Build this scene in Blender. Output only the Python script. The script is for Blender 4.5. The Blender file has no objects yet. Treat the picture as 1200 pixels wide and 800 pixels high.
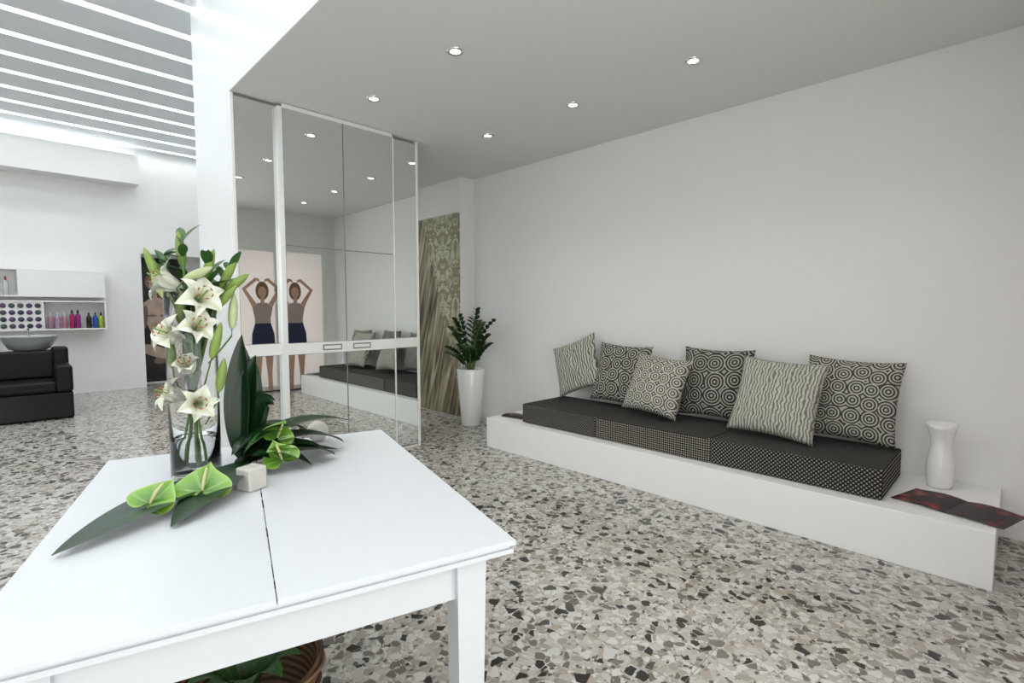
import bpy, bmesh, math, random
from mathutils import Vector, Matrix, Euler
random.seed(7)
S = bpy.context.scene
COL = S.collection
S.view_settings.view_transform = 'Standard'

# ------------------------------------------------------------ materials
class NT:
    def __init__(s, name):
        s.m = bpy.data.materials.new(name); s.m.use_nodes = True
        s.t = s.m.node_tree; s.b = s.t.nodes['Principled BSDF']
        s.out = s.t.nodes['Material Output']
    def n(s, typ, props=None, **ins):
        nd = s.t.nodes.new(typ)
        for k, v in (props or {}).items(): setattr(nd, k, v)
        for k, v in ins.items():
            key = int(k[1:]) if k[0] == 'i' and k[1:].isdigit() else k.replace('_', ' ')
            sock = nd.inputs[key]
            if hasattr(v, 'is_output'): s.t.links.new(v, sock)
            else: sock.default_value = v
        return nd
    def math(s, op, a, b=0.0, c=0.0):
        return s.n('ShaderNodeMath', {'operation': op}, i0=a, i1=b, i2=c).outputs[0]
    def mix(s, fac, a, b):
        nd = s.t.nodes.new('ShaderNodeMix'); nd.data_type = 'RGBA'
        for idx, v in ((0, fac), (6, a), (7, b)):
            if hasattr(v, 'is_output'): s.t.links.new(v, nd.inputs[idx])
            else: nd.inputs[idx].default_value = v if idx == 0 else (*v, 1) if len(v) == 3 else v
        return nd.outputs[2]
    def ramp(s, fac, stops, interp='LINEAR'):
        nd = s.n('ShaderNodeValToRGB', None, Fac=fac); cr = nd.color_ramp; cr.interpolation = interp
        while len(cr.elements) < len(stops): cr.elements.new(0.5)
        for e, (p, c) in zip(cr.elements, stops):
            e.position = p; e.color = (*c, 1)
        return nd.outputs[0]
    def set(s, **k):
        for a, v in k.items():
            sock = s.b.inputs[a.replace('_', ' ')]
            if hasattr(v, 'is_output'): s.t.links.new(v, sock)
            else: sock.default_value = (*v, 1) if isinstance(v, tuple) and len(v) == 3 else v
        return s
    def bump(s, h, strength=.2, dist=.01):
        s.t.links.new(s.n('ShaderNodeBump', None, Strength=strength, Distance=dist, Height=h).outputs[0], s.b.inputs['Normal'])

def simple(name, c, rough=.5, metal=0., noise=0.04, scale=8., coat=0., spec=.5):
    a = NT(name)
    tc = a.n('ShaderNodeTexCoord').outputs['Object']
    nz = a.n('ShaderNodeTexNoise', None, Vector=tc, Scale=scale, Detail=4.0).outputs[0]
    lo = tuple(max(0, x*(1-noise)) for x in c); hi = tuple(min(1, x*(1+noise)) for x in c)
    a.set(Base_Color=a.mix(nz, lo, hi), Roughness=rough, Metallic=metal, Coat_Weight=coat)
    a.b.inputs['Specular IOR Level'].default_value = spec
    return a.m

M = {}
M['wall'] = simple('wall_paint', (.82, .82, .805), .6, noise=.015)
M['wall_hi'] = simple('wall_white_gloss', (.80, .82, .82), .32, noise=.01)
M['ceil'] = simple('ceiling_paint', (.74, .74, .72), .7, noise=.015)
M['white'] = simple('white_lacquer', (.82, .82, .81), .3, noise=.02)
M['whitetab'] = simple('white_painted_wood', (.64, .665, .69), .28, noise=.02, scale=20)
M['crack'] = simple('seam_dark', (.03, .025, .02), .9)
M['pink'] = simple('pink_wall', (.80, .75, .73), .6)
M['black'] = simple('black_leather', (.004, .004, .006), .42, spec=.22)
M['blackgloss'] = simple('black_gloss', (.005, .005, .006), .18, spec=.25, noise=.5, scale=30)
M['chrome'] = simple('chrome', (.75, .75, .75), .15, 1.)
M['ceramic'] = simple('white_ceramic', (.82, .82, .81), .12, coat=.6)
M['greyceramic'] = simple('grey_basin', (.36, .38, .39), .2, coat=.3)
M['soil'] = simple('soil', (.03, .02, .015), .95, noise=.5, scale=60)
M['zz'] = simple('zz_leaf', (.016, .052, .012), .35, noise=.4)
M['stem'] = simple('green_stem', (.10, .20, .035), .5, noise=.2)
M['anther'] = simple('anther', (.30, .10, .03), .8)
M['spadix'] = simple('spadix', (.50, .50, .24), .6)
M['candle'] = simple('candle_wax', (.52, .51, .47), .5, noise=.08, scale=60)
M['slat'] = simple('louvre_slat', (.76, .80, .84), .55, noise=.01)
M['seamgrey'] = simple('panel_seam', (.25, .26, .26), .5)

def mirror_mat():
    a = NT('mirror_glass'); a.set(Base_Color=(.80, .84, .82), Metallic=1.0, Roughness=0.0); return a.m
M['mirror'] = mirror_mat()
def glass_mat(name, tint=(1, 1, 1), ior=1.45):
    a = NT(name); a.set(Base_Color=tint, Transmission_Weight=1.0, Roughness=0.0, IOR=ior); return a.m
M['glass'] = glass_mat('clear_glass', (1, 1, 1), 1.42)
M['water'] = glass_mat('water', (.97, .99, .98), 1.33)
def glow_film():  # pinkish translucent sheet, added to glow when lit from behind
    a = NT('added_glow_film'); a.set(Base_Color=(.82, .77, .75), Roughness=.6)
    tr = a.n('ShaderNodeBsdfTranslucent', None, Color=(.88, .83, .81, 1)); mx = a.n('ShaderNodeMixShader', None, Fac=.6)
    a.t.links.new(a.b.outputs[0], mx.inputs[1]); a.t.links.new(tr.outputs[0], mx.inputs[2]); a.t.links.new(mx.outputs[0], a.out.inputs['Surface']); return a.m
M['glow_film'] = glow_film()
def emis(name, c, s):
    a = NT(name); a.set(Base_Color=c, Emission_Color=c, Emission_Strength=s); return a.m
M['lamp'] = emis('downlight_bulb', (1, .97, .9), 14)

def terrazzo():
    a = NT('terrazzo'); tc = a.n('ShaderNodeTexCoord').outputs['Object']
    warp = a.n('ShaderNodeTexNoise', None, Vector=tc, Scale=18., Detail=2.)
    off = a.n('ShaderNodeVectorMath', {'operation': 'SCALE'}, i0=warp.outputs['Color'], Scale=.03).outputs[0]
    v = a.n('ShaderNodeVectorMath', {'operation': 'ADD'}, i0=tc, i1=off).outputs[0]
    def layer(scale):
        c = a.n('ShaderNodeTexVoronoi', {'feature': 'F1'}, Vector=v, Scale=scale)
        e = a.n('ShaderNodeTexVoronoi', {'feature': 'DISTANCE_TO_EDGE'}, Vector=v, Scale=scale)
        sx = a.n('ShaderNodeSeparateColor', None, Color=c.outputs['Color'])
        return sx.outputs[0], sx.outputs[1], e.outputs['Distance']
    r1, g1, e1 = layer(28.); r2, g2, e2 = layer(54.); r3, g3, e3 = layer(19.)
    base = a.ramp(a.n('ShaderNodeTexNoise', None, Vector=tc, Scale=60., Detail=3.).outputs[0], [(.3, (.29, .28, .25)), (.7, (.41, .395, .36))])
    c2 = a.ramp(r2, [(0, (.41, .395, .355)), (.3, (.51, .495, .46)), (.5, (.35, .335, .295)), (.68, (.23, .215, .18)), (.80, (.55, .54, .505)), (.92, (.09, .085, .075))], 'CONSTANT')
    col = a.mix(a.math('GREATER_THAN', e2, .05), base, c2)
    c1 = a.ramp(r1, [(0, (.44, .42, .38)), (.25, (.29, .27, .23)), (.40, (.54, .525, .49)), (.58, (.14, .13, .11)), (.74, (.35, .30, .25)), (.86, (.03, .028, .026))], 'CONSTANT')
    m1 = a.math('MULTIPLY', a.math('GREATER_THAN', e1, .075), a.math('GREATER_THAN', g1, .42))
    col = a.mix(m1, col, c1)
    c3 = a.ramp(r3, [(0, (.07, .066, .06)), (.3, (.024, .022, .022)), (.55, (.17, .145, .12)), (.8, (.50, .49, .46))], 'CONSTANT')
    m3 = a.math('MULTIPLY', a.math('GREATER_THAN', e3, .12), a.math('GREATER_THAN', g3, .80))
    col = a.mix(m3, col, c3)
    sp = a.n('ShaderNodeSeparateXYZ', None, Vector=tc)
    def joint(o, ph):
        f = a.math('FRACT', a.math('ADD', o, ph)); d = a.math('ABSOLUTE', a.math('SUBTRACT', f, .5))
        return a.math('GREATER_THAN', d, .4975)
    j = a.math('MAXIMUM', joint(sp.outputs[0], .35), joint(sp.outputs[1], .2))
    col = a.mix(a.math('MULTIPLY', j, .6), col, (.16, .15, .14))
    a.set(Base_Color=col, Roughness=.15); a.b.inputs['Specular IOR Level'].default_value = .5
    return a.m
M['terrazzo'] = terrazzo()

def uvnode(a): return a.n('ShaderNodeUVMap').outputs[0]
def pil_rings(name, dark, light, scale, rings, seed, ratio=.5, rnd=.35):
    a = NT(name); uv = uvnode(a)
    v = a.n('ShaderNodeVectorMath', {'operation': 'ADD'}, i0=uv, i1=(seed, seed*.7, 0)).outputs[0]
    vo = a.n('ShaderNodeTexVoronoi', {'feature': 'F1', 'voronoi_dimensions': '2D'}, Vector=v, Scale=scale, Randomness=rnd)
    s = a.math('SINE', a.math('MULTIPLY', vo.outputs['Distance'], rings))
    k = a.math('GREATER_THAN', s, ratio)
    fine = a.n('ShaderNodeTexNoise', None, Vector=uv, Scale=120.).outputs[0]
    col = a.mix(k, dark, light); col = a.mix(a.math('MULTIPLY', fine, .12), col, tuple((x+y)/2 for x, y in zip(dark, light)))
    a.set(Base_Color=col, Roughness=.85); a.bump(k, .1, .004); return a.m
def pil_waves(name, dark, light, scale, dist, seed):
    a = NT(name); uv = uvnode(a)
    v = a.n('ShaderNodeVectorMath', {'operation': 'ADD'}, i0=uv, i1=(seed, seed, 0)).outputs[0]
    w = a.n('ShaderNodeTexWave', {'wave_type': 'BANDS', 'bands_direction': 'X'}, Vector=v, Scale=scale, Distortion=dist, Detail=1.0, Detail_Scale=1.3)
    k = a.math('GREATER_THAN', w.outputs['Fac'], .42)
    a.set(Base_Color=a.mix(k, dark, light), Roughness=.85); a.bump(k, .08, .004); return a.m
D = (.014, .013, .012); LT = (.47, .46, .40)
M['p1'] = pil_waves('pillow_wave', (.12, .12, .10), (.48, .48, .42), 6., 6., 3.1)
M['p2'] = pil_rings('pillow_dark_rings', D, (.42, .41, .36), 4.6, 32., 1.3, .25, .3)
M['p3'] = pil_rings('pillow_swirl', (.03, .028, .023), LT, 5.2, 30., 2.2, -.25, .2)
M['p4'] = pil_rings('pillow_dark_rings_b', D, (.40, .39, .34), 3.8, 40., 5.3, .3, .3)
M['p5'] = pil_waves('pillow_wave_b', (.16, .16, .13), (.47, .47, .41), 8., 6., 7.7)
M['p6'] = pil_rings('pillow_spiral', (.022, .02, .018), (.44, .43, .37), 5.6, 34., 9.1, .05, .4)

def fabric(name, scale, thr, light=(.42, .40, .37), rot=0.):
    a = NT(name); tc = a.n('ShaderNodeTexCoord').outputs['Object']
    sp = a.n('ShaderNodeSeparateXYZ', None, Vector=tc)
    def sn(o): return a.math('SINE', a.math('MULTIPLY', o, scale))
    if rot:
        p = a.math('ADD', sp.outputs[1], sp.outputs[2]); q = a.math('SUBTRACT', sp.outputs[1], sp.outputs[2])
        k = a.math('GREATER_THAN', a.math('MULTIPLY', sn(p), sn(q)), thr)
    else:
        k = a.math('GREATER_THAN', a.math('MULTIPLY', sn(sp.outputs[1]), sn(sp.outputs[2])), thr)
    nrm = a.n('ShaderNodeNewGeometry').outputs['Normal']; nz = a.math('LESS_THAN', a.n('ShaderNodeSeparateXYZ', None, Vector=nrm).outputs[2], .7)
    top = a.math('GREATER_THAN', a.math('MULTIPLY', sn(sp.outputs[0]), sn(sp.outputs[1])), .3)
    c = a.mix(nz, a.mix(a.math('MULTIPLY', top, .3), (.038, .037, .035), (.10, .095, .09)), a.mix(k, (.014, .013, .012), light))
    a.set(Base_Color=c, Roughness=.9); a.b.inputs['Specular IOR Level'].default_value = .2; return a.m
M['f1'] = fabric('cushion_fabric_fine', 300., .2, (.19, .18, .16))
M['f2'] = fabric('cushion_fabric_check', 190., .15, (.27, .255, .22), 1.)
M['f3'] = fabric('cushion_fabric_dots', 250., .35, (.27, .255, .22))

def leaf_mat(name, c1, c2, rough=.3, vscale=30.):
    a = NT(name); uv = uvnode(a); sp = a.n('ShaderNodeSeparateXYZ', None, Vector=uv)
    w = a.n('ShaderNodeTexWave', {'bands_direction': 'X'}, Vector=uv, Scale=vscale, Distortion=.5)
    k = a.math('MULTIPLY', w.outputs['Fac'], .6)
    mid = a.math('LESS_THAN', a.math('ABSOLUTE', a.math('SUBTRACT', sp.outputs[0], .5)), .03)
    col = a.mix(a.math('MAXIMUM', k, mid), c1, c2)
    a.set(Base_Color=col, Roughness=rough); return a.m
M['darkleaf'] = leaf_mat('aspidistra_leaf', (.005, .024, .007), (.012, .048, .014), .33, 3.)
M['lilyleaf'] = leaf_mat('lily_leaf', (.018, .075, .010), (.04, .13, .025), .45, 1.)
M['petal'] = leaf_mat('lily_petal', (.72, .73, .65), (.52, .58, .36), .5, .4)
M['bud'] = simple('lily_bud', (.20, .30, .06), .45, noise=.4, scale=12)
M['budw'] = simple('lily_bud_pale', (.46, .52, .28), .45, noise=.25, scale=12)
def anth():
    a = NT('anthurium_spathe'); uv = uvnode(a)
    sp = a.n('ShaderNodeSeparateXYZ', None, Vector=uv)
    r = sp.outputs[0]; th = sp.outputs[1]
    ve = a.math('GREATER_THAN', a.math('SINE', a.math('MULTIPLY', th, 56.5)), .82)
    col = a.ramp(r, [(0, (.04, .12, .010)), (.45, (.08, .215, .015)), (.9, (.17, .35, .04)), (1, (.28, .47, .10))])
    col = a.mix(a.math('MULTIPLY', ve, .6), col, (.25, .42, .11))
    a.set(Base_Color=col, Roughness=.25, Coat_Weight=.2); return a.m
M['anth'] = anth()
def wicker():
    a = NT('wicker'); tc = a.n('ShaderNodeTexCoord').outputs['Object']
    w = a.n('ShaderNodeTexWave', {'bands_direction': 'Z'}, Vector=tc, Scale=14., Distortion=2.)
    a.set(Base_Color=a.mix(w.outputs['Fac'], (.04, .018, .008), (.22, .12, .06)), Roughness=.6); return a.m
M['wicker'] = wicker()
def damask():
    a = NT('damask_hair_mural'); tc = a.n('ShaderNodeTexCoord').outputs['Object']
    sp = a.n('ShaderNodeSeparateXYZ', None, Vector=tc); Y, Z = sp.outputs[1], sp.outputs[2]
    def mirr(o, per):
        f = a.math('FRACT', a.math('DIVIDE', o, per)); return a.math('ABSOLUTE', a.math('SUBTRACT', f, .5))
    y = mirr(Y, .52)
    v = a.n('ShaderNodeCombineXYZ', None, X=a.math('MULTIPLY', y, 1.), Y=a.math('FRACT', a.math('DIVIDE', Z, .72)), Z=0.).outputs[0]
    n1 = a.n('ShaderNodeTexNoise', None, Vector=v, Scale=6.0, Detail=1.2, Distortion=1.6).outputs[0]
    k = a.math('LESS_THAN', a.math('ABSOLUTE', a.math('SUBTRACT', n1, .53)), .05)
    k2 = a.math('GREATER_THAN', n1, .62)
    dam = a.mix(a.math('MAXIMUM', k, k2), (.22, .205, .11), (.50, .485, .34))
    ang = a.n('ShaderNodeCombineXYZ', None, X=a.math('ADD', a.math('MULTIPLY', Y, 9.), a.math('MULTIPLY', Z, 2.6)), Y=a.math('MULTIPLY', Z, .8), Z=0.).outputs[0]
    hn = a.n('ShaderNodeTexNoise', None, Vector=ang, Scale=1.6, Detail=6., Distortion=.5).outputs[0]
    hair = a.ramp(hn, [(.36, (.03, .025, .014)), (.52, (.19, .16, .09)), (.70, (.50, .45, .31))])
    edge = a.math('SUBTRACT', a.math('ADD', a.math('MULTIPLY', a.math('SUBTRACT', Y, 5.22), 3.0), 1.5), a.math('ADD', Z, a.math('MULTIPLY', hn, .4)))
    fac = a.n('ShaderNodeMapRange', None, Value=edge, i1=-.15, i2=.12).outputs[0]
    a.set(Base_Color=a.mix(fac, dam, hair), Roughness=.35); return a.m
M['damask'] = damask()
def poster_dark():
    a = NT('portrait_poster_print'); tc = a.n('ShaderNodeTexCoord').outputs['Object']
    nz = a.n('ShaderNodeTexNoise', None, Vector=tc, Scale=4., Detail=4.).outputs[0]
    a.set(Base_Color=a.ramp(nz, [(.4, (.006, .005, .004)), (.7, (.03, .022, .018))]), Roughness=.35); return a.m
M['poster'] = poster_dark()
M['statue'] = simple('print_skin_sepia', (.50, .37, .29), .4, noise=.45, scale=7)
M['statue2'] = simple('print_skin_shadow', (.20, .135, .10), .4, noise=.6, scale=9)
M['skin'] = simple('print_skin', (.50, .31, .23), .5, noise=.15)
M['hair'] = simple('print_hair', (.20, .12, .06), .5, noise=.3, scale=30)
M['denim'] = simple('print_denim', (.015, .02, .06), .6)
M['top'] = simple('print_top', (.35, .27, .25), .6)
def mag():
    a = NT('magazine_cover'); tc = a.n('ShaderNodeTexCoord').outputs['Object']
    nz = a.n('ShaderNodeTexNoise', None, Vector=tc, Scale=9., Detail=3.).outputs[0]
    a.set(Base_Color=a.ramp(nz, [(.35, (.008, .008, .010)), (.54, (.02, .010, .010)), (.60, (.20, .015, .015)), (.72, (.30, .16, .12))]), Roughness=.4)
    a.b.inputs['Specular IOR Level'].default_value = .2; return a.m
M['mag'] = mag()
M['paper'] = simple('paper', (.75, .74, .72), .6)

# ------------------------------------------------------------ builder
class B:
    def __init__(s, name):
        s.name = name; s.bm = bmesh.new(); s.uv = s.bm.loops.layers.uv.new('UVMap'); s.mats = []
    def mi(s, m):
        if m not in s.mats: s.mats.append(m)
        return s.mats.index(m)
    def quad(s, vs, m, uvs=None, smooth=False):
        try: f = s.bm.faces.new(vs)
        except ValueError: return
        f.material_index = s.mi(m); f.smooth = smooth
        if uvs:
            for l, u in zip(f.loops, uvs): l[s.uv].uv = u
    def box(s, lo, hi, m, mat=None, taper=0.):
        c = [(lo[0]+hi[0])/2, (lo[1]+hi[1])/2]
        vs = []
        for z in (lo[2], hi[2]):
            for x, y in ((lo[0], lo[1]), (hi[0], lo[1]), (hi[0], hi[1]), (lo[0], hi[1])):
                if taper and z == lo[2]: x = c[0]+(x-c[0])*(1-taper); y = c[1]+(y-c[1])*(1-taper)
                p = Vector((x, y, z))
                vs.append(s.bm.verts.new(mat @ p if mat else p))
        for q in ((3, 2, 1, 0), (4, 5, 6, 7), (0, 1, 5, 4), (1, 2, 6, 5), (2, 3, 7, 6), (3, 0, 4, 7)):
            s.quad([vs[i] for i in q], m)
    def grid(s, fn, nu, nv, m, closeu=False, flip=False):
        V = [[s.bm.verts.new(fn(i/nu, j/nv)) for j in range(nv+1)] for i in range(nu if closeu else nu+1)]
        for i in range(nu):
            i2 = (i+1) % nu if closeu else i+1
            for j in range(nv):
                q = [V[i][j], V[i2][j], V[i2][j+1], V[i][j+1]]
                u = [(i/nu, j/nv), ((i+1)/nu, j/nv), ((i+1)/nu, (j+1)/nv), (i/nu, (j+1)/nv)]
                if flip: q.reverse(); u.reverse()
                s.quad(q, m, u, True)
    def lathe(s, prof, c, m, seg=40, mat=None):
        def fn(u, v):
            k = v*(len(prof)-1); i = min(int(round(k)), len(prof)-1); r, z = prof[i]
            p = Vector((r*math.cos(2*math.pi*u), r*math.sin(2*math.pi*u), z))
            if mat: p = mat @ p
            return p + Vector(c)
        s.grid(fn, seg, len(prof)-1, m, closeu=True)
    def tube(s, pts, rad, m, seg=8):
        pts = [Vector(p) for p in pts]; n = len(pts)
        if not hasattr(rad, '__len__'): rad = [rad]*n
        fr = []
        for i in range(n):
            t = (pts[min(i+1, n-1)]-pts[max(i-1, 0)]).normalized()
            a = t.cross(Vector((0, .13, 1))) if abs(t.z) < .95 else t.cross(Vector((1, 0.1, 0)))
            a.normalize(); fr.append((a, t.cross(a)))
        def fn(u, v):
            i = int(round(v*(n-1))); a, b = fr[i]; w = 2*math.pi*u
            return pts[i]+(a*math.cos(w)+b*math.sin(w))*max(rad[i], 1e-4)
        s.grid(fn, seg, n-1, m, closeu=True)
    def leaf(s, p0, pc, p1, w, m, up=(0, 0, 1), fold=.15, n=10, peak=.45):
        p0, pc, p1, up = Vector(p0), Vector(pc), Vector(p1), Vector(up)
        def fn(u, v):
            P = p0*(1-v)**2+pc*2*v*(1-v)+p1*v*v
            T = ((pc-p0)*(1-v)+(p1-pc)*v).normalized()
            side = T.cross(up).normalized(); nn = side.cross(T)
            e = math.log(.5)/math.log(peak)
            ww = w*math.sin(math.pi*min(1, max(0, v))**e)**.8 if 0 < v < 1 else w*.02
            x = (u-.5)*2
            return P+side*x*ww/2+nn*abs(x)*ww*fold
        s.grid(fn, 4, n, m)
    def poly(s, pts, m):
        s.quad([s.bm.verts.new(p) for p in pts], m)
    def done(s, bevel=0., parent=None, segs=2, mat=None, weld=False):
        if weld: bmesh.ops.remove_doubles(s.bm, verts=s.bm.verts, dist=1e-5)
        bmesh.ops.recalc_face_normals(s.bm, faces=s.bm.faces) if weld else None
        me = bpy.data.meshes.new(s.name); s.bm.to_mesh(me); s.bm.free()
        for m in s.mats: me.materials.append(M[m])
        o = bpy.data.objects.new(s.name, me); COL.objects.link(o)
        if parent: o.parent = parent
        if mat: o.matrix_world = mat
        if bevel:
            b = o.modifiers.new('bev', 'BEVEL'); b.width = bevel; b.segments = segs; b.limit_method = 'ANGLE'; b.harden_normals = False
        return o
def empty(name, loc=(0, 0, 0)):
    e = bpy.data.objects.new(name, None); COL.objects.link(e); e.location = loc; return e
def boxo(name, lo, hi, m, bevel=0.):
    b = B(name); b.box(lo, hi, m); return b.done(bevel)

# ------------------------------------------------------------ dimensions
XW, ZC, XF, YC = 4.12, 2.94, 1.21, 4.15     # right wall, low ceiling, ceiling edge, cabinet front
XL, YB, YF = -3.2, 10.6, -0.45              # left wall, far wall, shopfront wall
ZS = 4.02                                    # skylight level
YE = 5.12

boxo('floor', (XL-.1, YF-.1, -.1), (XW+.1, 11.4, 0), 'terrazzo')
boxo('wall_right', (XW, YF-.1, 0), (XW+.12, 5.2, ZC+.15), 'wall')
boxo('wall_left', (XL-.12, YF-.1, 0), (XL, 11.4, ZS+.7), 'wall')
b = B('ceiling'); b.box((XF, YF-.1, ZC), (XW+.1, YE, ZC+.14), 'ceil'); b.box((2.8, YE, ZC), (XW+.1, 11.4, ZC+.14), 'ceil'); b.done()
boxo('wall_skylight_fascia_side', (XF-.012, YF-.1, ZC), (XF, YE, ZS+.7), 'wall_hi')
boxo('wall_skylight_fascia_return', (XF, YE, ZC), (2.8, YE+.012, ZS+.7), 'wall_hi')
boxo('wall_skylight_fascia_far', (2.788, YE+.012, ZC), (2.8, 11.4, ZS+.7), 'wall_hi')
boxo('wall_partition', (XF-.012, YC+.06, 0), (2.80, YE, ZC-.001), 'wall_hi')
b = B('wall_pier'); b.box((3.92, 4.83, 0), (XW+.1, 11.4, ZC), 'wall'); b.box((3.905, 4.83, 2.53), (3.92, 11.4, ZC), 'wall'); b.done()
b = B('wall_mural_panel'); b.box((3.908, 4.87, .01), (3.921, 7.6, 2.52), 'damask'); b.done()
b = B('wall_far'); b.box((XL, YB, 0), (1.60, YB+.15, ZS+.7), 'wall'); b.box((1.60, YB, 2.29), (2.8, YB+.15, ZS+.7), 'wall')
b.box((2.62, YB, 0), (2.8, YB+.15, 2.29), 'wall'); b.done()
boxo('wall_niche_back', (1.60, 11.1, 0), (3.95, 11.25, 2.6), 'wall')
boxo('wall_niche_side', (1.58, YB+.15, 0), (1.60, 11.12, 2.6), 'wall')
boxo('ceiling_niche', (1.6, YB+.15, 2.55), (3.95, 11.2, 2.65), 'ceil')
boxo('trim_far_bulkhead', (XL, 10.25, 3.38), (1.57, YB, 3.84), 'wall')
b = B('wall_shopfront')
b.box((2.0, YF-.12, 0), (2.35, YF, ZC+.15), 'pink'); b.box((3.95, YF-.12, 0), (XW, YF, ZC+.15), 'wall'); b.box((2.35, YF-.12, 2.3), (3.95, YF, ZC+.15), 'wall'); b.box((2.35, YF-.12, 0), (3.95, YF, .06), 'wall')
b.box((XL, YF-.12, 2.7), (2.0, YF, ZS+.7), 'wall'); b.box((XL, YF-.12, 0), (2.0, YF, .25), 'wall'); b.box((XL, YF-.12, .25), (-2.9, YF, 2.7), 'wall')
b.done()
b = B('window_1')
for x in (-2.9, -1.3, .3, 1.95): b.box((x, YF-.08, .25), (x+.05, YF-.03, 2.7), 'white')
b.box((-2.9, YF-.08, .25), (2.0, YF-.03, .3), 'white'); b.box((-2.9, YF-.08, 2.65), (2.0, YF-.03, 2.7), 'white'); b.done()
b = B('added_glow_window')  # added backlit opening, brightens the pink wall area in the mirrors
b.box((2.35, YF-.07, .06), (3.95, YF-.064, 2.3), 'glow_film')
for x in (2.35, 3.13, 3.90): b.box((x, YF-.09, .06), (x+.05, YF-.03, 2.3), 'white')
b.done()

# skylight louvres
PIT = .56
y0 = 5.92-12*PIT
for nm, lim in (('skylight_louvre', (YF, YE)), ('skylight_louvre', (YE, YB))):
    b = B(nm)
    for i in range(22):
        ya = y0+i*PIT+.05; yb_ = ya+PIT-.10
        ya = max(ya, lim[0]+.002); yb_ = min(yb_, lim[1]+(-.002 if lim[1] == YB else 0))
        if yb_-ya < .03: continue
        b.box((XL+.002, ya, ZS), (2.785 if lim[0] == YE and ya > YE+.012 else XF-.014, yb_, ZS+.05), 'slat')
    b.done(.004)

# ------------------------------------------------------------ mirrored cabinet
b = B('mirrored_cabinet')
def mpanel(x0, x1, yf, seams):
    zt = ZC-.012
    b.box((x0, yf, .02), (x1, yf+.03, zt), 'seamgrey')
    e = .004
    segs = [.03]+seams+[zt-.01]
    for a_, c_ in zip(segs[:-1], segs[1:]):
        if abs(a_-.985) < .01: continue
        b.box((x0+e, yf-.004, a_+.004), (x1-e, yf, c_-.004), 'mirror')
    b.box((x0, yf-.008, .985), (x1, yf, 1.075), 'white')
mpanel(XF+.01, 1.53, YC, [.985, 1.075])
mpanel(2.505, 2.80, YC, [.985, 1.075])
mpanel(1.55, 2.045, YC-.05, [.985, 1.075, 1.85])
mpanel(2.047, 2.52, YC-.05, [.985, 1.075, 1.85])
b.box((2.52, YC-.056, .02), (2.532, YC, ZC-.03), 'white')
b.box((1.515, YC-.056, .02), (1.55, YC, ZC-.03), 'white')
b.box((1.55, YC-.056, ZC-.035), (2.52, YC, ZC-.005), 'white')
b.box((2.80, YC-.01, .0), (2.825, YC+.06, ZC-.002), 'white')
b.box((XF-.01, YC-.01, 0), (XF+.01, YC+.06, ZC-.002), 'white')
b.box((XF, YC-.0, 0), (2.82, YC+.06, .02), 'white')
for x0, x1 in ((1.83, 2.0), (2.10, 2.27)):
    b.box((x0, YC-.060, 1.005), (x1, YC-.057, 1.055), 'seamgrey'); b.box((x0+.012, YC-.062, 1.017), (x1-.012, YC-.0595, 1.043), 'white')
b.done()

# ------------------------------------------------------------ downlights
for yy in (.55, 1.56, 2.54, 3.53):
    for xx in (2.02, 3.18):
        d = B('ceiling_downlight')
        prof = [(.032, -.002), (.034, -.007), (.045, -.009), (.052, -.005), (.053, .0)]
        d.lathe([(r, z) for r, z in prof], (xx, yy, ZC), 'chrome', 32)
        d.lathe([(.0005, -.003), (.018, -.003), (.033, -.003)], (xx, yy, ZC), 'lamp', 24)
        ob = d.done()
        l = bpy.data.lights.new('downlight_spot', 'SPOT'); l.energy = 13; l.spot_size = 2.0; l.spot_blend = 1; l.color = (1, .95, .86); l.shadow_soft_size = .04
        lo = bpy.data.objects.new('downlight_spot', l); COL.objects.link(lo); lo.location = (xx, yy, ZC-.03); lo.parent = ob

# ------------------------------------------------------------ bench platform
b = B('bench_platform'); b.box((3.27, .04, 0), (XW-.002, 3.66, .288), 'white'); b.done(.004)
for i, (y0_, y1_, m) in enumerate(((2.44, 3.27, 'f1'), (1.475, 2.435, 'f2'), (.50, 1.47, 'f3'))):
    b = B('seat_cushion'); b.box((3.37, y0_, .289), (3.99, y1_, .465), m); b.done(.014, segs=3)

def pillow(m, c, size, yaw=0, lean=16, roll=0, T=.085):
    b = B('throw_pillow')
    def side(sg):
        def fn(u, v):
            x, y = 2*u-1, 2*v-1
            px = x*(1-.075*(1-y*y)*abs(x)); py = y*(1-.075*(1-x*x)*abs(y))
            t = ((1-x*x)*(1-y*y))**.42
            wr = .006*math.sin(9*x+5*y+c[1]*7)*(1-x*x)*(1-y*y)
            return Vector((px*size/2, py*size/2, sg*(T*t+wr)))
        return fn
    b.grid(side(1), 24, 24, m); b.grid(side(-1), 24, 24, m, flip=True)
    base = Matrix(((0, 0, -1, 0), (-1, 0, 0, 0), (0, 1, 0, 0), (0, 0, 0, 1)))
    mt = Matrix.Translation(c) @ Matrix.Rotation(math.radians(yaw), 4, 'Z') @ base @ Matrix.Rotation(math.radians(-lean), 4, 'X') @ Matrix.Rotation(math.radians(roll), 4, 'Z')
    return b.done(mat=mt, weld=True)
pillow('p1', (3.90, 3.04, .80), .52, roll=22, lean=14, T=.07)
pillow('p2', (3.90, 2.54, .765), .55, roll=-2, lean=16)
pillow('p3', (3.70, 2.07, .735), .50, roll=-5, lean=24)
pillow('p4', (3.94, 1.69, .765), .56, lean=12)
pillow('p5', (3.72, 1.17, .74), .56, roll=-3, lean=24)
pillow('p6', (3.92, .78, .755), .55, roll=-2, lean=15)

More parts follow.
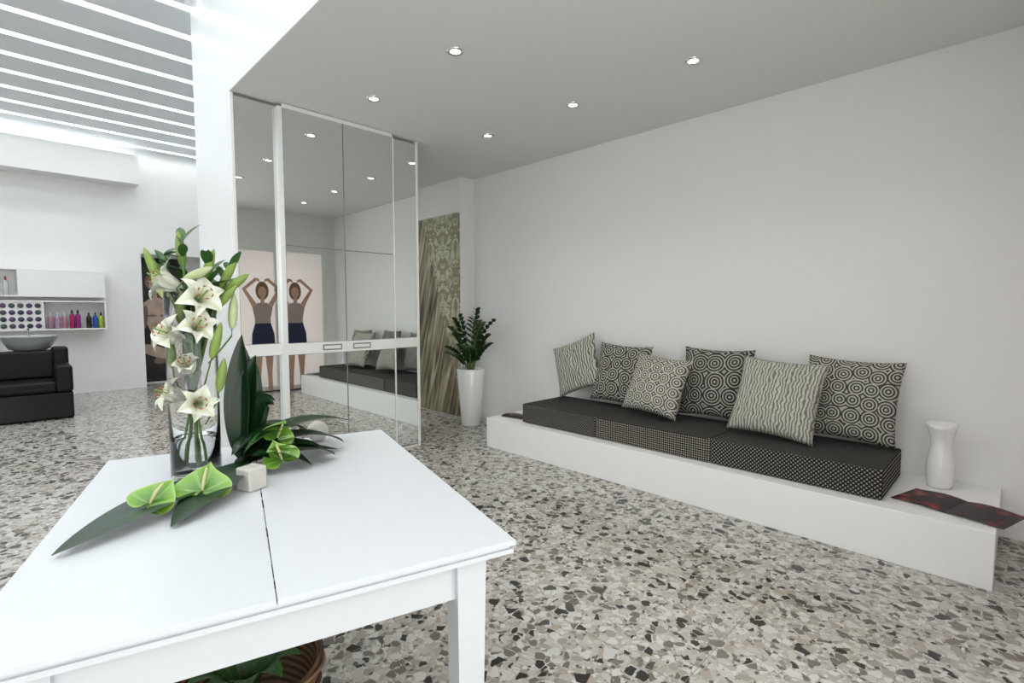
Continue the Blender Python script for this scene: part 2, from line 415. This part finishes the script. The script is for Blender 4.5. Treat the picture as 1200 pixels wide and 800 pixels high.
b = B('white_vase')
prof = [(.001, .002), (.058, .002), (.062, .02), (.068, .08), (.066, .15), (.055, .22), (.050, .26), (.055, .30), (.068, .35), (.078, .385), (.073, .384), (.062, .35), (.048, .30), (.044, .26), (.048, .2), (.001, .16)]
b.lathe(prof, (3.90, .305, .288), 'ceramic', 48); b.done()

def magazine(cx, cy, z, rot, w=.30, h=.40, spread=True, m='mag'):
    b = B('magazine')
    mt = Matrix.Translation((cx, cy, z)) @ Matrix.Rotation(math.radians(rot), 4, 'Z')
    for sg in ((1, -1) if spread else (1,)):
        def fn(u, v, sg=sg):
            x = sg*u*w/1.0; return mt @ Vector((x, (v-.5)*h, .003+.014*math.sin(math.pi*min(1, u*1.1))*(1-u*.5)))
        b.grid(fn, 10, 2, m)
        def fn2(u, v, sg=sg):
            return mt @ Vector((sg*u*w*.985, (v-.5)*h*.98, .001))
        b.grid(fn2, 2, 2, 'paper')
    return b.done()
magazine(3.55, .205, .289, 74, .24, .30)
magazine(3.42, 3.47, .289, 8, .20, .26, False)

# ------------------------------------------------------------ potted plant
PX, PY = 3.76, 4.48
b = B('potted_zz_plant')
b.lathe([(.001, 0), (.105, 0), (.112, .01), (.165, .655), (.160, .665), (.152, .655), (.148, .60), (.001, .60)], (PX, PY, 0), 'ceramic', 48)
b.lathe([(.001, .602), (.08, .612), (.149, .602)], (PX, PY, 0), 'soil', 24)
for i in range(18):
    a = i*2.4+random.uniform(-.2, .2); rr = random.uniform(.12, .34); hh = random.uniform(.20, .62)
    if i < 3: rr = .05+.04*i; hh = .72-.07*i
    p0 = Vector((PX+.03*math.cos(a), PY+.03*math.sin(a), .6)); p2 = p0+Vector((rr*math.cos(a)*.95, rr*math.sin(a)*.7, hh)); p1 = p0+Vector((rr*.15*math.cos(a), rr*.15*math.sin(a), hh*.75))
    if p2.x > 4.0: p2.x = 4.0
    pts = [p0*(1-t)**2+p1*2*t*(1-t)+p2*t*t for t in [j/9 for j in range(10)]]
    b.tube(pts, [.008-.0005*j for j in range(10)], 'stem', 6)
    sd = Vector((-math.sin(a), math.cos(a), 0))
    for j in range(3, 10):
        for sg in (1, -1):
            q = pts[j]; d = (sd*sg*.9+(pts[j]-pts[j-1]).normalized()*.6).normalized()
            L = .10*(1.1-abs(j-6)*.07)
            b.leaf(q, q+d*L*.5+Vector((0, 0, .008)), q+d*L, .046, 'zz', up=(math.cos(a)*.6, math.sin(a)*.6, .8), n=6)
b.done()

# ------------------------------------------------------------ table
TM = Matrix.Translation((.575, 1.712, 0)) @ Matrix.Rotation(math.radians(-15.9), 4, 'Z')
HX, HY = .54, .69
b = B('white_table')
sx = -.025
b.box((-HX+.012, -HY+.012, .726), (HX-.012, HY-.012, .737), 'whitetab', TM)
b.box((-HX+.004, -HY+.004, .715), (HX-.004, HY-.004, .727), 'whitetab', TM)
b.box((-HX, -HY, .737), (sx-.0012, HY, .75), 'whitetab', TM); b.box((sx+.0012, -HY, .737), (HX, HY, .75), 'whitetab', TM)
rr = random.Random(3)
yy = -HY+.05
while yy < HY-.05:
    L = rr.uniform(.02, .09); w = rr.uniform(.0008, .0022)
    if rr.random() < .75: b.box((sx-w, yy, .7492), (sx+w, yy+L, .7503), 'crack', TM)
    yy += L+rr.uniform(.0, .03)
for sx_ in (-1, 1):
    for sy_ in (-1, 1):
        x, y = sx_*(HX-.105), sy_*(HY-.085)
        b.box((x-.041, y-.041, 0), (x+.041, y+.041, .718), 'whitetab', TM, taper=.25)
a0, a1 = HX-.080, HY-.062
b.box((-a0+.03, -a1, .60), (a0-.03, -a1+.024, .718), 'whitetab', TM); b.box((-a0+.03, a1-.024, .60), (a0-.03, a1, .718), 'whitetab', TM)
b.box((-a0, -a1+.03, .60), (-a0+.024, a1-.03, .718), 'whitetab', TM); b.box((a0-.024, -a1+.03, .60), (a0, a1-.03, .718), 'whitetab', TM)
b.done(.003, segs=3)

b = B('wicker_basket')
bc = (.46, 1.62, 0)
b.lathe([(.001, .004), (.15, .004), (.18, .08), (.205, .18), (.215, .26), (.222, .27), (.212, .275), (.200, .25), (.17, .08), (.001, .02)], bc, 'wicker', 48)
for kk in range(9):
    z = .03+.028*kk; r = .165+.055*min(1, z/.26)
    b.tube([(bc[0]+(r+.006*math.sin(w*12+kk*math.pi))*math.cos(w*2*math.pi/72*1), bc[1]+(r+.006*math.sin(w*12+kk*math.pi))*math.sin(w*2*math.pi/72), z) for w in range(73)], .008, 'wicker', 5)
for kk in range(10):
    a = kk*.63; b.leaf((bc[0], bc[1], .15), (bc[0]+.08*math.cos(a), bc[1]+.08*math.sin(a), .33), (bc[0]+.16*math.cos(a), bc[1]+.16*math.sin(a), .28), .08, 'lilyleaf')
b.done()

# ------------------------------------------------------------ lily vase
VX, VY, VZ = .455, 2.10, .7505
vase = empty('lily_vase', (VX, VY, VZ))
def child(bb, **k):
    o = bb.done(**k); o.parent = vase; o.matrix_parent_inverse = Matrix.Translation((-VX, -VY, -VZ)); return o
b = B('glass_cylinder')
R_ = .080; H_ = .66
b.lathe([(.0005, 0), (R_-.003, 0), (R_, .003), (R_, H_*.5), (R_, H_-.002), (R_-.0012, H_), (R_-.0025, H_-.002), (R_-.0025, H_*.5), (R_-.0025, .012), (.0005, .010)], (VX, VY, VZ), 'glass', 64); child(b)
b = B('water'); b.lathe([(.0005, .0125), (R_-.003, .0125), (R_-.003, .12), (.0005, .12)], (VX, VY, VZ), 'water', 64); child(b)
def orient(d):
    return Vector(d).normalized().to_track_quat('Z', 'Y').to_matrix()
def lily(b, c, d, L=.10, opn=1.0):
    Rm = orient(d); c = Vector(c)
    for kpet in range(6):
        a = kpet*math.pi/3+.2; w = (.042 if kpet % 2 else .029)*L/.115
        tw = random.uniform(-.15, .15); cu = random.uniform(.7, 1.35)
        def fn(u, v, a=a+tw, w=w, cu=cu):
            x = (u-.5)*2; ww = w*(math.sin(math.pi*min(.999, .05+v*.95)**.9)**.9)
            ro = L*(.05+opn*(.14*v+.70*v**2.4)); zz = L*(1.15*v-.60*opn*cu*v**4)
            wav = .04*L*math.sin(v*9+a*3)*abs(x)
            p = Vector((ro, x*ww, zz+abs(x)*ww*.45+wav))
            p = Vector((p.x*math.cos(a)-p.y*math.sin(a), p.x*math.sin(a)+p.y*math.cos(a), p.z))
            return c+Rm @ p
        b.grid(fn, 6, 12, 'petal')
    b.tube([c-Rm @ Vector((0, 0, L*.3)), c, c+Rm @ Vector((0, 0, L*.1))], [.004, .008, .009], 'stem', 8)
    for kk in range(6):
        a = kk*math.pi/3+.5; e = Vector((L*.22*math.cos(a), L*.22*math.sin(a), L*.95))
        b.tube([c, c+Rm @ (e*.6), c+Rm @ e], .0012, 'spadix', 5)
        t = Vector((-math.sin(a), math.cos(a), 0))*.007
        b.tube([c+Rm @ (e-t), c+Rm @ e, c+Rm @ (e+t)], [.001, .0028, .001], 'anther', 6)
    b.tube([c, c+Rm @ Vector((0, 0, L*1.1))], [.002, .003], 'bud', 6)
def bud(b, c, d, L=.10, m='bud', r=.016):
    c = Vector(c); d = Vector(d).normalized()
    n = 10; b.tube([c+d*L*j/n for j in range(n+1)], [r*(math.sin(math.pi*(.06+.9*(j/n))**.8)**.7) if j < n else .001 for j in range(n+1)], m, 10)
b = B('lily_stems')
rt = Vector((.711, -.703, 0)); fw = Vector((.703, .711, 0))
C0 = Vector((VX, VY, 0))
def P3(a, f_, z): return C0+rt*a+fw*f_+Vector((0, 0, z))
stems = [(-.10, .02, 1.54), (-.01, -.02, 1.58), (.07, .0, 1.50), (.13, .03, 1.48), (.05, .05, 1.40), (-.04, .04, 1.45), (.03, -.04, 1.35)]
for i, (a, f_, z) in enumerate(stems):
    p0 = P3(-a*.4, -f_*.5, .775); p1 = P3(a*.15, f_*.2, 1.2); p2 = P3(a, f_, z)
    pts = [p0*(1-t)**2+p1*2*t*(1-t)+p2*t*t for t in [j/16 for j in range(17)]]
    b.tube(pts, .0045, 'stem', 7)
    for j in range(5, 17):
        for rep in range(2 if pts[j].z > 1.2 else 1):
            ang = random.uniform(0, 6.28); q = pts[j]
            d = rt*math.cos(ang)+fw*math.sin(ang); L = random.uniform(.07, .10)
            if q.z < 1.36: d *= .35; wz = .09
            else: wz = random.uniform(.0, .08)
            b.leaf(q, q+d*L*.5+Vector((0, 0, wz*.7)), q+d*L+Vector((0, 0, wz)), .030, 'lilyleaf', n=7)
for a, f_, z, d, L, op in (
    (-.01, -.02, 1.42, (-.7, -.5, .45), .105, .95), (.035, -.03, 1.37, (.8, -.6, .4), .105, .9),
    (.0, -.04, 1.24, (-.5, -.9, .5), .10, .85), (.035, -.04, 1.27, (.8, -.8, .5), .095, .8),
    (-.005, -.03, 1.03, (-.6, -.6, .4), .095, .85), (.02, -.03, 1.01, (.7, -.7, .2), .09, .85), (.01, -.03, 1.12, (.2, -.8, .9), .08, .6)):
    dd = rt*d[0]-fw*abs(d[1])+Vector((0, 0, d[2])); lily(b, P3(a, f_, z), dd, L, op)
for a, f_, z, d, L, m in ((-.10, 0, 1.44, (-.45, 0, 1), .14, 'bud'), (-.02, 0, 1.50, (-.1, 0, 1), .13, 'bud'), (.05, 0, 1.44, (.35, 0, 1), .13, 'bud'), (.10, .02, 1.43, (.6, 0, 1), .12, 'bud'), (.12, .02, 1.42, (.9, 0, .6), .10, 'bud'), (.13, .03, 1.28, (.1, 0, 1), .13, 'budw'), (.10, -.05, 1.18, (.3, 0, 1), .13, 'bud'), (.115, -.04, 1.06, (.2, 0, 1), .12, 'bud'), (.02, -.06, 1.45, (.9, 0, .4), .11, 'budw'), (-.045, -.04, 1.14, (-.1, 0, 1), .12, 'bud'), (.085, 0, 1.35, (.7, 0, .7), .12, 'bud'), (-.05, -.04, 1.38, (-.6, 0, 1), .11, 'budw'), (.0, -.06, 1.30, (.1, 0, 1), .11, 'bud')):
    q = P3(a, f_, z); bud(b, q, rt*d[0]+Vector((0, 0, d[2])), L, m)
    b.tube([q, q-(rt*d[0]*.03+Vector((0, 0, .03))), P3(a*.4, f_*.3, z-.13)], .003, 'stem', 6)
child(b)

# ------------------------------------------------------------ table arrangement
b = B('anthurium_arrangement')
def table_pt(x, y, z=0): return Vector((x, y, .752+z))
def anthurium(b, c, d, R=.085, rot=0):
    c = Vector(c); Rm = orient(d) @ Matrix.Rotation(math.radians(rot), 3, 'Z')
    def fn(u, v):
        t = 2*math.pi*u
        x = 16*math.sin(t)**3/16.; y = (13*math.cos(t)-5*math.cos(2*t)-2*math.cos(3*t)-math.cos(4*t))/16.
        p = Vector((x*v*R, (y-.35)*v*R+.35*R, 0))
        p.z = .18*R*v*v - .10*R*v + .05*R*math.sin(6*t)*v*v
        return c+Rm @ p
    n, mm = 64, 8
    V = [[b.bm.verts.new(fn(i/n, j/mm)) for j in range(mm+1)] for i in range(n)]
    for i in range(n):
        for j in range(mm):
            b.quad([V[i][j], V[i][j+1], V[(i+1) % n][j+1], V[(i+1) % n][j]], 'anth', [(j/mm, i/n), ((j+1)/mm, i/n), ((j+1)/mm, (i+1)/n), (j/mm, (i+1)/n)], True)
    s0 = c+Rm @ Vector((0, R*.35, .0)); s1 = c+Rm @ Vector((.0, -R*.1, R*.30)); s2 = c+Rm @ Vector((.0, -R*.45, R*.38))
    b.tube([s0, (s0+s1)/2, s1, s2, s2+(s2-s1)*.1], [.003, .005, .005, .0035, .001], 'spadix', 8)
b.leaf(table_pt(.56, 1.94, .04), table_pt(.30, 1.80, .04), table_pt(.04, 1.60, .012), .15, 'darkleaf', fold=.06, n=16, peak=.5)
b.leaf(table_pt(.58, 1.95, .05), table_pt(.44, 1.78, .05), table_pt(.28, 1.60, .008), .14, 'darkleaf', fold=.08, n=14)
b.leaf(table_pt(.62, 2.05, .06), table_pt(.86, 2.02, .13), table_pt(1.00, 2.05, .02), .13, 'darkleaf', fold=.1, n=14)
b.leaf(table_pt(.62, 2.04, .05), table_pt(.80, 1.90, .10), table_pt(.90, 1.93, .01), .14, 'darkleaf', fold=.1, n=14)
b.leaf(table_pt(.60, 2.08, .05), table_pt(.85, 2.13, .18), table_pt(1.10, 2.15, .08), .13, 'darkleaf', fold=.1, n=14)
b.leaf(table_pt(.56, 2.06, .05), table_pt(.70, 2.1, .20), table_pt(.86, 2.06, .09), .12, 'darkleaf', fold=.1, n=14)
b.leaf(table_pt(.58, 1.98, .03), table_pt(.66, 1.94, .12), table_pt(.78, 1.86, .01), .12, 'darkleaf', fold=.1, n=14)
b.leaf(table_pt(.58, 2.1, .04), table_pt(.74, 2.16, .12), table_pt(.90, 2.20, .05), .12, 'darkleaf', fold=.1, n=14)
b.leaf(table_pt(.58, 2.0, .04), table_pt(.72, 1.98, .12), table_pt(.88, 1.97, .03), .14, 'darkleaf', fold=.1, n=14)
b.leaf(table_pt(.58, 2.02, .02), table_pt(.74, 2.05, .05), table_pt(.95, 2.0, .01), .15, 'darkleaf', fold=.1, n=14)
b.leaf(table_pt(.60, 2.03, .07), table_pt(.66, 2.05, .17), table_pt(.78, 2.0, .13), .10, 'darkleaf', fold=.1, n=14)
b.leaf(table_pt(.57, 1.98, .02), table_pt(.58, 1.95, .10), table_pt(.64, 1.89, .06), .10, 'darkleaf', fold=.1, n=14)
b.leaf(table_pt(.58, 2.00, .05), table_pt(.62, 1.98, .14), table_pt(.72, 1.98, .13), .08, 'lilyleaf', fold=.1, n=14)
for k_, (dx, dz, w) in enumerate(((0, .50, .10), (.025, .42, .09), (-.005, .36, .07), (.06, .24, .07))):
    b.leaf(table_pt(.61+dx*.7, 2.12-dx*.3, .0), table_pt(.62+dx*.7, 2.12, .30), table_pt(.625+dx*1.6, 2.11-dx, dz), w, 'darkleaf', up=(-.7, -.7, .1), fold=.35, n=16, peak=.42)
    b.leaf(table_pt(.61+dx*.7, 2.13-dx*.3, .0), table_pt(.62+dx*.7, 2.13, .30), table_pt(.622+dx*1.6, 2.12-dx, dz-.02), w, 'darkleaf', up=(.7, .7, -.1), fold=.35, n=16, peak=.42)
anthurium(b, table_pt(.275, 1.755, .050), (-.30, -.60, 1), .068, 150)
anthurium(b, table_pt(.40, 1.76, .058), (-.20, -.65, 1), .080, 170)
anthurium(b, table_pt(.68, 1.91, .060), (-.3, -.85, .9), .066, 200)
anthurium(b, table_pt(.72, 2.02, .115), (-.1, -.9, .8), .060, 150)
b.done()
b = B('square_candle')
mt = Matrix.Translation((.545, 1.79, .7505)) @ Matrix.Rotation(.35, 4, 'Z')
b.box((-.034, -.034, 0), (.034, .034, .075), 'candle', mt); b.done(.006, segs=3)
b = B('round_candle'); b.lathe([(.0005+.046*math.sin(math.pi*t/12), .045-.045*math.cos(math.pi*t/12)) for t in range(13)], (.965, 2.235, .751), 'candle', 32); b.done()

# ------------------------------------------------------------ far wall shelf
b = B('wall_shelf_unit')
yf, yb = 10.28, YB-.001
x0, x1 = -.9, 1.07
b.box((.07, yf, 1.53), (x1, yb, 1.94), 'white')
b.box((x0, yf, 1.92), (.07, yb, 1.94), 'white'); b.box((x0, yf, 1.53), (.07, yb, 1.55), 'white'); b.box((x0, yb-.02, 1.55), (.07, yb, 1.92), 'white'); b.box((x0, yf, 1.53), (x0+.02, yb, 1.94), 'white')
b.box((x0, yf, 1.455), (x1, yb, 1.475), 'white'); b.box((x0, yf, 1.03), (x1, yb, 1.05), 'white'); b.box((x1-.02, yf, 1.05), (x1, yb, 1.455), 'white'); b.box((x0, yb-.02, 1.05), (x1, yb, 1.455), 'white'); b.box((x0, yf, 1.05), (x0+.02, yb, 1.455), 'white')
b.box((x0, yf+.02, 1.05), (.32, yf+.05, 1.455), 'white'); b.box((.32, yf, 1.05), (.34, yb, 1.455), 'white'); b.box((x0, yb-.05, 1.47), (x1, yb, 1.54), 'white')
cols = [(.05, .03, .09), (.02, .025, .04), (.08, .035, .12), (.03, .06, .07), (.06, .06, .07)]
for i, c in enumerate(cols): M['dot%d' % i] = simple('swatch_%d' % i, c, .3)
for r in range(4):
    for c in range(13):
        q = Matrix.Rotation(math.pi/2, 4, 'X')
        b.lathe([(.0005, .022), (.022, .022), (.034, .018), (.036, 0)], (-.83+c*.092, yf+.02, 1.10+r*.10), 'dot%d' % ((r*3+c) % 5), 16, mat=q)
b.done(.002)
def bottle(b, x, y, z, h, r, m, cap):
    b.lathe([(.0005, 0), (r, 0), (r, h*.62), (r*.85, h*.72), (r*.35, h*.78), (r*.35, h*.80)], (x, y, z), m, 16)
    b.lathe([(r*.4, h*.78), (r*.42, h*.92), (r*.25, h*.95), (r*.22, h), (.0005, h)], (x, y, z), cap, 12)
bc_ = [('b0', (.45, .24, .34)), ('b1', (.45, .30, .42)), ('b2', (.46, .20, .26)), ('b3', (.40, .01, .10)), ('b4', (.30, .015, .20)), ('b5', (.012, .01, .012)), ('b6', (.015, .08, .40)), ('b7', (.36, .50, .04)), ('b8', (.60, .62, .63)), ('b9', (.4, .02, .05))]
for n_, c in bc_: M[n_] = simple('bottle_'+n_, c, .25)
b = B('hair_product_bottles')
xs = [.41, .49, .57, .66, .73, .80, .86, .94, 1.01]
for i, x in enumerate(xs):
    b_i = ['b0', 'b1', 'b2', 'b3', 'b4', 'b5', 'b5', 'b6', 'b7'][i]
    if i == 5: continue
    bottle(b, x, yf+.12, 1.051, .25 if i not in (3, 4) else .29, .033, b_i, 'b5' if i > 2 else 'b8')
b.done()
b = B('hair_product_bottles'); bottle(b, -.05, yf+.12, 1.551, .28, .03, 'b8', 'b9'); bottle(b, -.16, yf+.12, 1.551, .28, .03, 'b8', 'b9'); b.done()

b = B('portrait_poster'); yp = 11.09
b.box((1.62, yp, .03), (2.35, yp+.009, 2.27), 'poster')
def fig(pts, m, y): b.poly([Vector((x, y, z)) for x, z in pts], m)
def oval(cx, cz, rx, rz, m, y, rot=0., n=20):
    fig([(cx+rx*math.cos(t)*math.cos(rot)-rz*math.sin(t)*math.sin(rot), cz+rx*math.cos(t)*math.sin(rot)+rz*math.sin(t)*math.cos(rot)) for t in [2*math.pi*i/n for i in range(n)]], m, y)
oval(1.85, 1.84, .14, .16, 'statue2', yp-.002)
oval(1.86, 1.76, .085, .125, 'statue', yp-.003, .2)
oval(1.835, 1.79, .018, .009, 'poster', yp-.0035); oval(1.895, 1.80, .018, .009, 'poster', yp-.0035); oval(1.875, 1.70, .022, .009, 'statue2', yp-.0035)
oval(1.85, 1.60, .04, .08, 'statue', yp-.0025)
fig([(1.68, 1.46), (1.80, 1.56), (1.92, 1.56), (2.10, 1.44), (2.12, 1.18), (2.02, .92), (2.04, .72), (1.76, .70), (1.78, .92), (1.68, 1.18)], 'statue', yp-.002)
oval(1.80, 1.28, .075, .07, 'statue', yp-.0032); oval(1.80, 1.23, .07, .02, 'statue2', yp-.0034); oval(1.98, 1.28, .075, .07, 'statue', yp-.0032); oval(1.98, 1.23, .07, .02, 'statue2', yp-.0034)
oval(2.13, 1.22, .05, .24, 'statue', yp-.004, .15); oval(2.02, .98, .045, .20, 'statue2', yp-.0045, 1.1); oval(1.69, 1.20, .045, .22, 'statue2', yp-.004, -.1)
oval(1.84, .58, .10, .28, 'statue', yp-.004, 1.2); oval(2.05, .50, .10, .28, 'statue2', yp-.0038, -1.1)
b.done()

# ------------------------------------------------------------ shampoo chair with basin
b = B('shampoo_chair')
x1 = .50
b.box((-.75, 8.25, 0), (x1, 9.1, .34), 'blackgloss')
b.box((-.60, 8.22, .34), (x1-.14, 8.9, .47), 'black'); b.box((-.60, 8.72, .47), (x1-.14, 8.95, .82), 'black')
b.box((x1-.16, 8.20, .34), (x1, 9.0, .66), 'black'); b.box((x1-.16, 8.75, .6), (x1, 9.0, .86), 'black'); b.box((-.76, 8.20, .34), (-.60, 9.0, .66), 'black')
b.box((-.55, 8.95, .5), (.4, 9.3, .80), 'black')
chair = b.done(.03, segs=3)
b = B('wash_basin')
b.lathe([(.001, .80), (.12, .80), (.20, .84), (.27, .95), (.285, .985), (.30, 1.0), (.285, 1.005), (.25, .97), (.18, .88), (.001, .86)], (.14, 9.05, .0), 'greyceramic', 40)
b.tube([(.14, 9.30, .98), (.14, 9.30, 1.06), (.14, 9.24, 1.09), (.14, 9.16, 1.08)], .012, 'chrome', 8)
b.done(parent=chair)

# ------------------------------------------------------------ cardboard display figures (seen in the mirrors)
def cutout(x, y):
    b = B('cardboard_display_figure')
    def pg(pts, m, dy=0): b.poly([Vector((x+px, y+dy, pz)) for px, pz in pts], m)
    pg([(-.06, .02), (-.13, .02), (-.12, .30), (-.14, .50), (-.17, .85), (.0, .85), (-.03, .50), (-.05, .28)], 'skin'); pg([(.06, .02), (.13, .02), (.12, .30), (.14, .50), (.17, .85), (.0, .85), (.03, .50), (.05, .28)], 'skin')
    pg([(-.18, .72), (-.01, .72), (.0, .80), (.01, .72), (.18, .72), (.17, .95), (.12, 1.12), (-.12, 1.12), (-.17, .95)], 'denim', .003)
    pg([(-.12, 1.10), (.12, 1.10), (.12, 1.20), (.155, 1.38), (.07, 1.45), (-.07, 1.45), (-.155, 1.38), (-.12, 1.20)], 'top', .001)
    pg([(-.155, 1.38), (-.09, 1.44), (-.24, 1.66), (-.08, 1.80), (-.03, 1.78), (-.04, 1.83), (-.10, 1.85), (-.30, 1.67), (-.20, 1.48)], 'skin', .004)
    pg([(.155, 1.38), (.20, 1.48), (.30, 1.67), (.10, 1.85), (.04, 1.83), (.03, 1.78), (.08, 1.80), (.24, 1.66), (.09, 1.44)], 'skin', .004)
    pg([(-.03, 1.43), (.03, 1.43), (.03, 1.55), (-.03, 1.55)], 'skin', .006)
    def ov(cx, cz, rx, rz, m, dy): pg([(cx+rx*math.cos(t), cz+rz*math.sin(t)) for t in [math.pi*i/9 for i in range(18)]], m, dy)
    ov(0, 1.64, .10, .15, 'hair', .005); ov(0, 1.62, .062, .09, 'skin', .008)
    ov(-.023, 1.63, .010, .005, 'hair', .010); ov(.023, 1.63, .010, .005, 'hair', .010); ov(0, 1.575, .018, .006, 'top', .010)
    pg([(-.25, 0.0), (.25, 0.0), (.25, .02), (-.25, .02)], 'denim')
    b.box((x-.22, y-.12, 0), (x+.22, y-.01, .015), 'seamgrey')
    return b.done()
cutout(2.86, YF+.16); cutout(3.34, YF+.16)

# ------------------------------------------------------------ lights
def area(name, loc, rot, sx, sy, e, c=(1, 1, 1)):
    l = bpy.data.lights.new(name, 'AREA'); l.shape = 'RECTANGLE'; l.size = sx; l.size_y = sy; l.energy = e; l.color = c
    o = bpy.data.objects.new(name, l); COL.objects.link(o); o.location = loc; o.rotation_euler = rot; return o
area('skylight_daylight', ((XL+2.8)/2, 5.1, ZS+.6), (0, 0, 0), 2.8-XL, 11.4, 2350, (.96, .985, 1.0))
area('shopfront_daylight', (-.45, YF-.5, 1.5), (math.radians(90), 0, 0), 4.9, 2.4, 85, (1, .98, .95))
area('added_glow_light', (3.15, YF-.45, 1.2), (math.radians(90), 0, 0), 1.6, 2.2, 14, (1, .98, .96))  # lamp added behind the translucent sheet to make it glow
w = bpy.data.worlds.new('World'); S.world = w; w.use_nodes = True
w.node_tree.nodes['Background'].inputs[0].default_value = (.92, .96, 1, 1); w.node_tree.nodes['Background'].inputs[1].default_value = .7

# ------------------------------------------------------------ camera
c = bpy.data.cameras.new('camera'); c.sensor_width = 36; c.lens = 591/1200*36; c.clip_start = .02
o = bpy.data.objects.new('camera', c); COL.objects.link(o); S.camera = o
o.location = (0, 0, 1.35); o.rotation_euler = (math.radians(90-3.68), 0, math.radians(-44.7))
